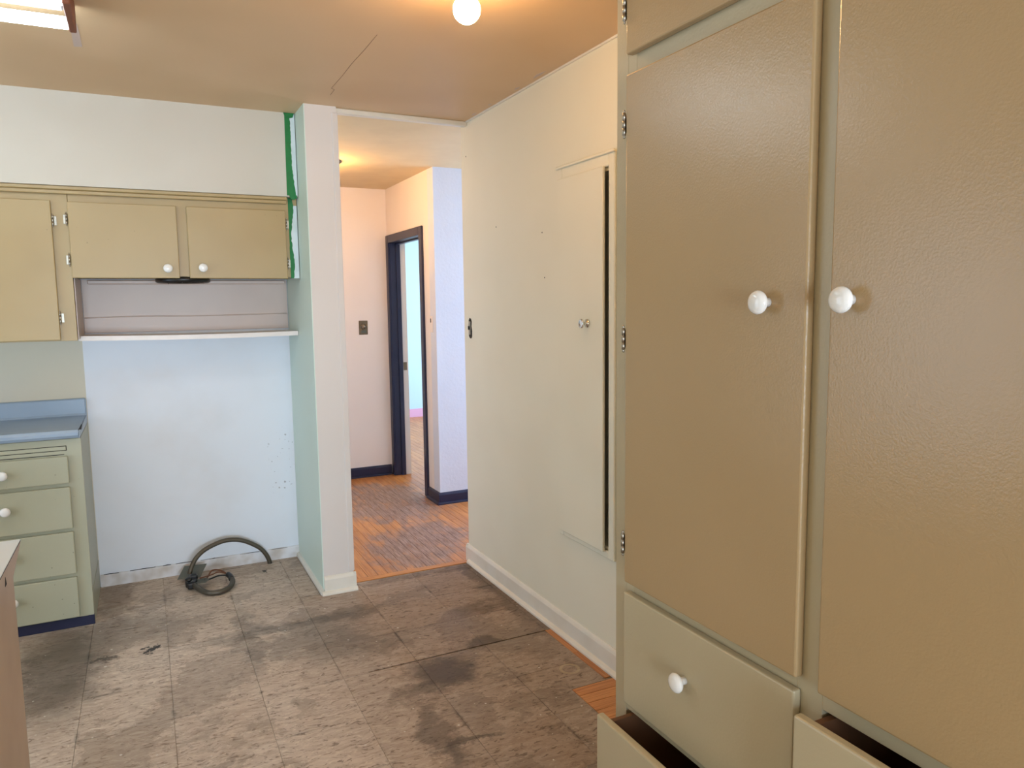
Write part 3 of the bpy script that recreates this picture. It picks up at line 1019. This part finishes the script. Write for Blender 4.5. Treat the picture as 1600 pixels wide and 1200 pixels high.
B().tube(loop, 0.0135, 10, 0.05).build('conduit_loop', m_conduit, sc)
q = B()
q.tube(catmull([(0.346, 4.15, 0.024), (0.344, 4.18, 0.028), (0.335, 4.215, 0.03)], 6), 0.0155, 10)
q.build('tape_wrap', m_black, sc)
B().tube(catmull([(0.335, 4.21, 0.03), (0.30, 4.26, 0.045), (0.26, 4.28, 0.045), (0.235, 4.24, 0.03), (0.225, 4.20, 0.03)], 8), 0.0045, 8).build('wire', m_copper, sc, label='brown wire')
B().tube(catmull([(0.338, 4.20, 0.03), (0.29, 4.215, 0.032), (0.24, 4.19, 0.03), (0.21, 4.17, 0.034)], 8), 0.0045, 8).build('wire', m_black, sc, label='black wire')
B().tube(catmull([(0.33, 4.215, 0.034), (0.29, 4.25, 0.04), (0.25, 4.235, 0.036), (0.19, 4.17, 0.05)], 8), 0.004, 8).build('wire', m_copper, sc)
pm = B().box(-0.062, 0.062, -0.058, 0.058, -0.0015, 0.0015, 0.0008).mesh('plate')
for part, me, mat, loc, rot in (('mounting_plate', pm, m_plate, (0.160, 4.31, 0.046), (0.30, -0.10, -0.42)),):
    me.materials.append(mat)
    o = bpy.data.objects.new(part, me)
    COL.objects.link(o)
    o.parent = sc
    o.location = Vector(loc) - Vector(ORG[sc.name])
    o.rotation_euler = rot
    ORG[o.name] = loc
    o['label'] = 'olive metal mounting plate'
q = B()
q.box(0.118, 0.176, 4.155, 4.215, 0.010, 0.052, 0.009, 2)
q.box(0.126, 0.168, 4.138, 4.160, 0.006, 0.040, 0.008, 2)
q.box(0.140, 0.182, 4.190, 4.232, 0.034, 0.064, 0.009, 2)
q.lathe([(0.0, 0.0), (0.017, 0.0), (0.017, 0.012), (0.012, 0.016), (0.0, 0.016)], (0.137, 4.170, 0.048), (-0.2, -0.3, 1), 14)
q.build('plug', m_black, sc, label='black plug body')
B().prism([(0.155, 4.15), (0.215, 4.13), (0.235, 4.165), (0.222, 4.20), (0.16, 4.19)], 'z', 0.034, 0.037).build('clamp_plate', m_plate, sc)

# ------------------------------------------------------------------ ceiling lamps
fl = thing('fluorescent_light', (-0.76, 2.73, CE), 'two-tube fluorescent ceiling light with a rusty end', 'ceiling light')
B().box(-1.36, -0.165, 2.66, 2.80, 2.415, CE - 0.001, 0.004).build('housing', m_lampw, fl)
for ty in (2.625, 2.835):
    B().lathe([(0.0, 0.0), (0.017, 0.0), (0.019, 0.004), (0.019, 1.188), (0.017, 1.192), (0.0, 1.192)], (-1.348, ty, 2.392), (1, 0, 0), 16).build('tube', m_tube, fl, label='glowing tube')
for ex in (-0.165, -1.385):
    B().box(ex + 0.009, ex + 0.030, 2.60, 2.86, 2.372, CE - 0.001, 0.003).build('end_plate', m_rust, fl, label='rusty brown end plate')

lb = thing('light_bulb', (0.92, 2.13, CE), 'bare glowing round bulb on the kitchen ceiling', 'bulb')
BR = 0.041
prof = [(0.0, -BR)] + [(BR * math.sin(a), -BR * math.cos(a)) for a in [math.radians(d) for d in range(12, 145, 12)]] + [(0.018, 0.045), (0.014, 0.052), (0.0, 0.052)]
B().lathe(prof, (0.92, 2.13, 2.360), (0, 0, 1), 24).build('glass', m_bulb, lb)
B().lathe([(0.0, 2.408), (0.019, 2.408), (0.022, 2.425), (0.045, 2.44), (0.055, CE - 0.001), (0.0, CE - 0.001)], (0.92, 2.13, 0), (0, 0, 1), 24).build('socket', m_knob, lb)

hl = thing('hall_lamp', (1.165, 5.16, CE), 'ceiling lamp hidden behind the short wall, its rim peeking out in the hall', 'ceiling light')
B().lathe([(0.0, CE - 0.001), (0.112, CE - 0.001), (0.108, CE - 0.010), (0.06, CE - 0.02), (0.03, CE - 0.03), (0.0, CE - 0.03)], (1.165, 5.16, 0), (0, 0, 1), 28).build('canopy', m_brass, hl)
B().lathe([(0.0, -0.036)] + [(0.036 * math.sin(math.radians(d)), -0.036 * math.cos(math.radians(d))) for d in range(15, 150, 15)] + [(0.014, 0.05), (0.0, 0.05)], (1.10, 5.16, 2.38), (0, 0, 1), 20).build('bulb', m_hbulb, hl)

# hall switches
tp = thing('switch_plate', (1.68, YF, 1.25), 'old brass dimmer plate with a round knob on the hall end wall', 'switch')
B().box(1.642, 1.718, YF - 0.006, YF, 1.236, 1.355, 0.002).build('plate', m_brass, tp)
B().lathe([(0.024, 0.0), (0.022, 0.012), (0.013, 0.016), (0.013, 0.026), (0.0, 0.027)], (1.682, YF - 0.006, 1.305), (0, -1, 0), 20).build('knob', m_chrome, tp)
B().box(1.655, 1.705, YF - 0.0075, YF - 0.005, 1.25, 1.272, 0.0005).build('label_strip', m_plate, tp)
s2 = thing('switch_plate', (XH, 5.19, 1.29), 'painted-over switch plate with a dark slot beside the navy door frame', 'switch')
B().box(XH - 0.004, XH, 5.155, 5.225, 1.28, 1.40, 0.001).build('plate', m_hall, s2)
B().box(XH - 0.0055, XH - 0.003, 5.185, 5.2, 1.352, 1.382).build('slot', m_dark, s2)
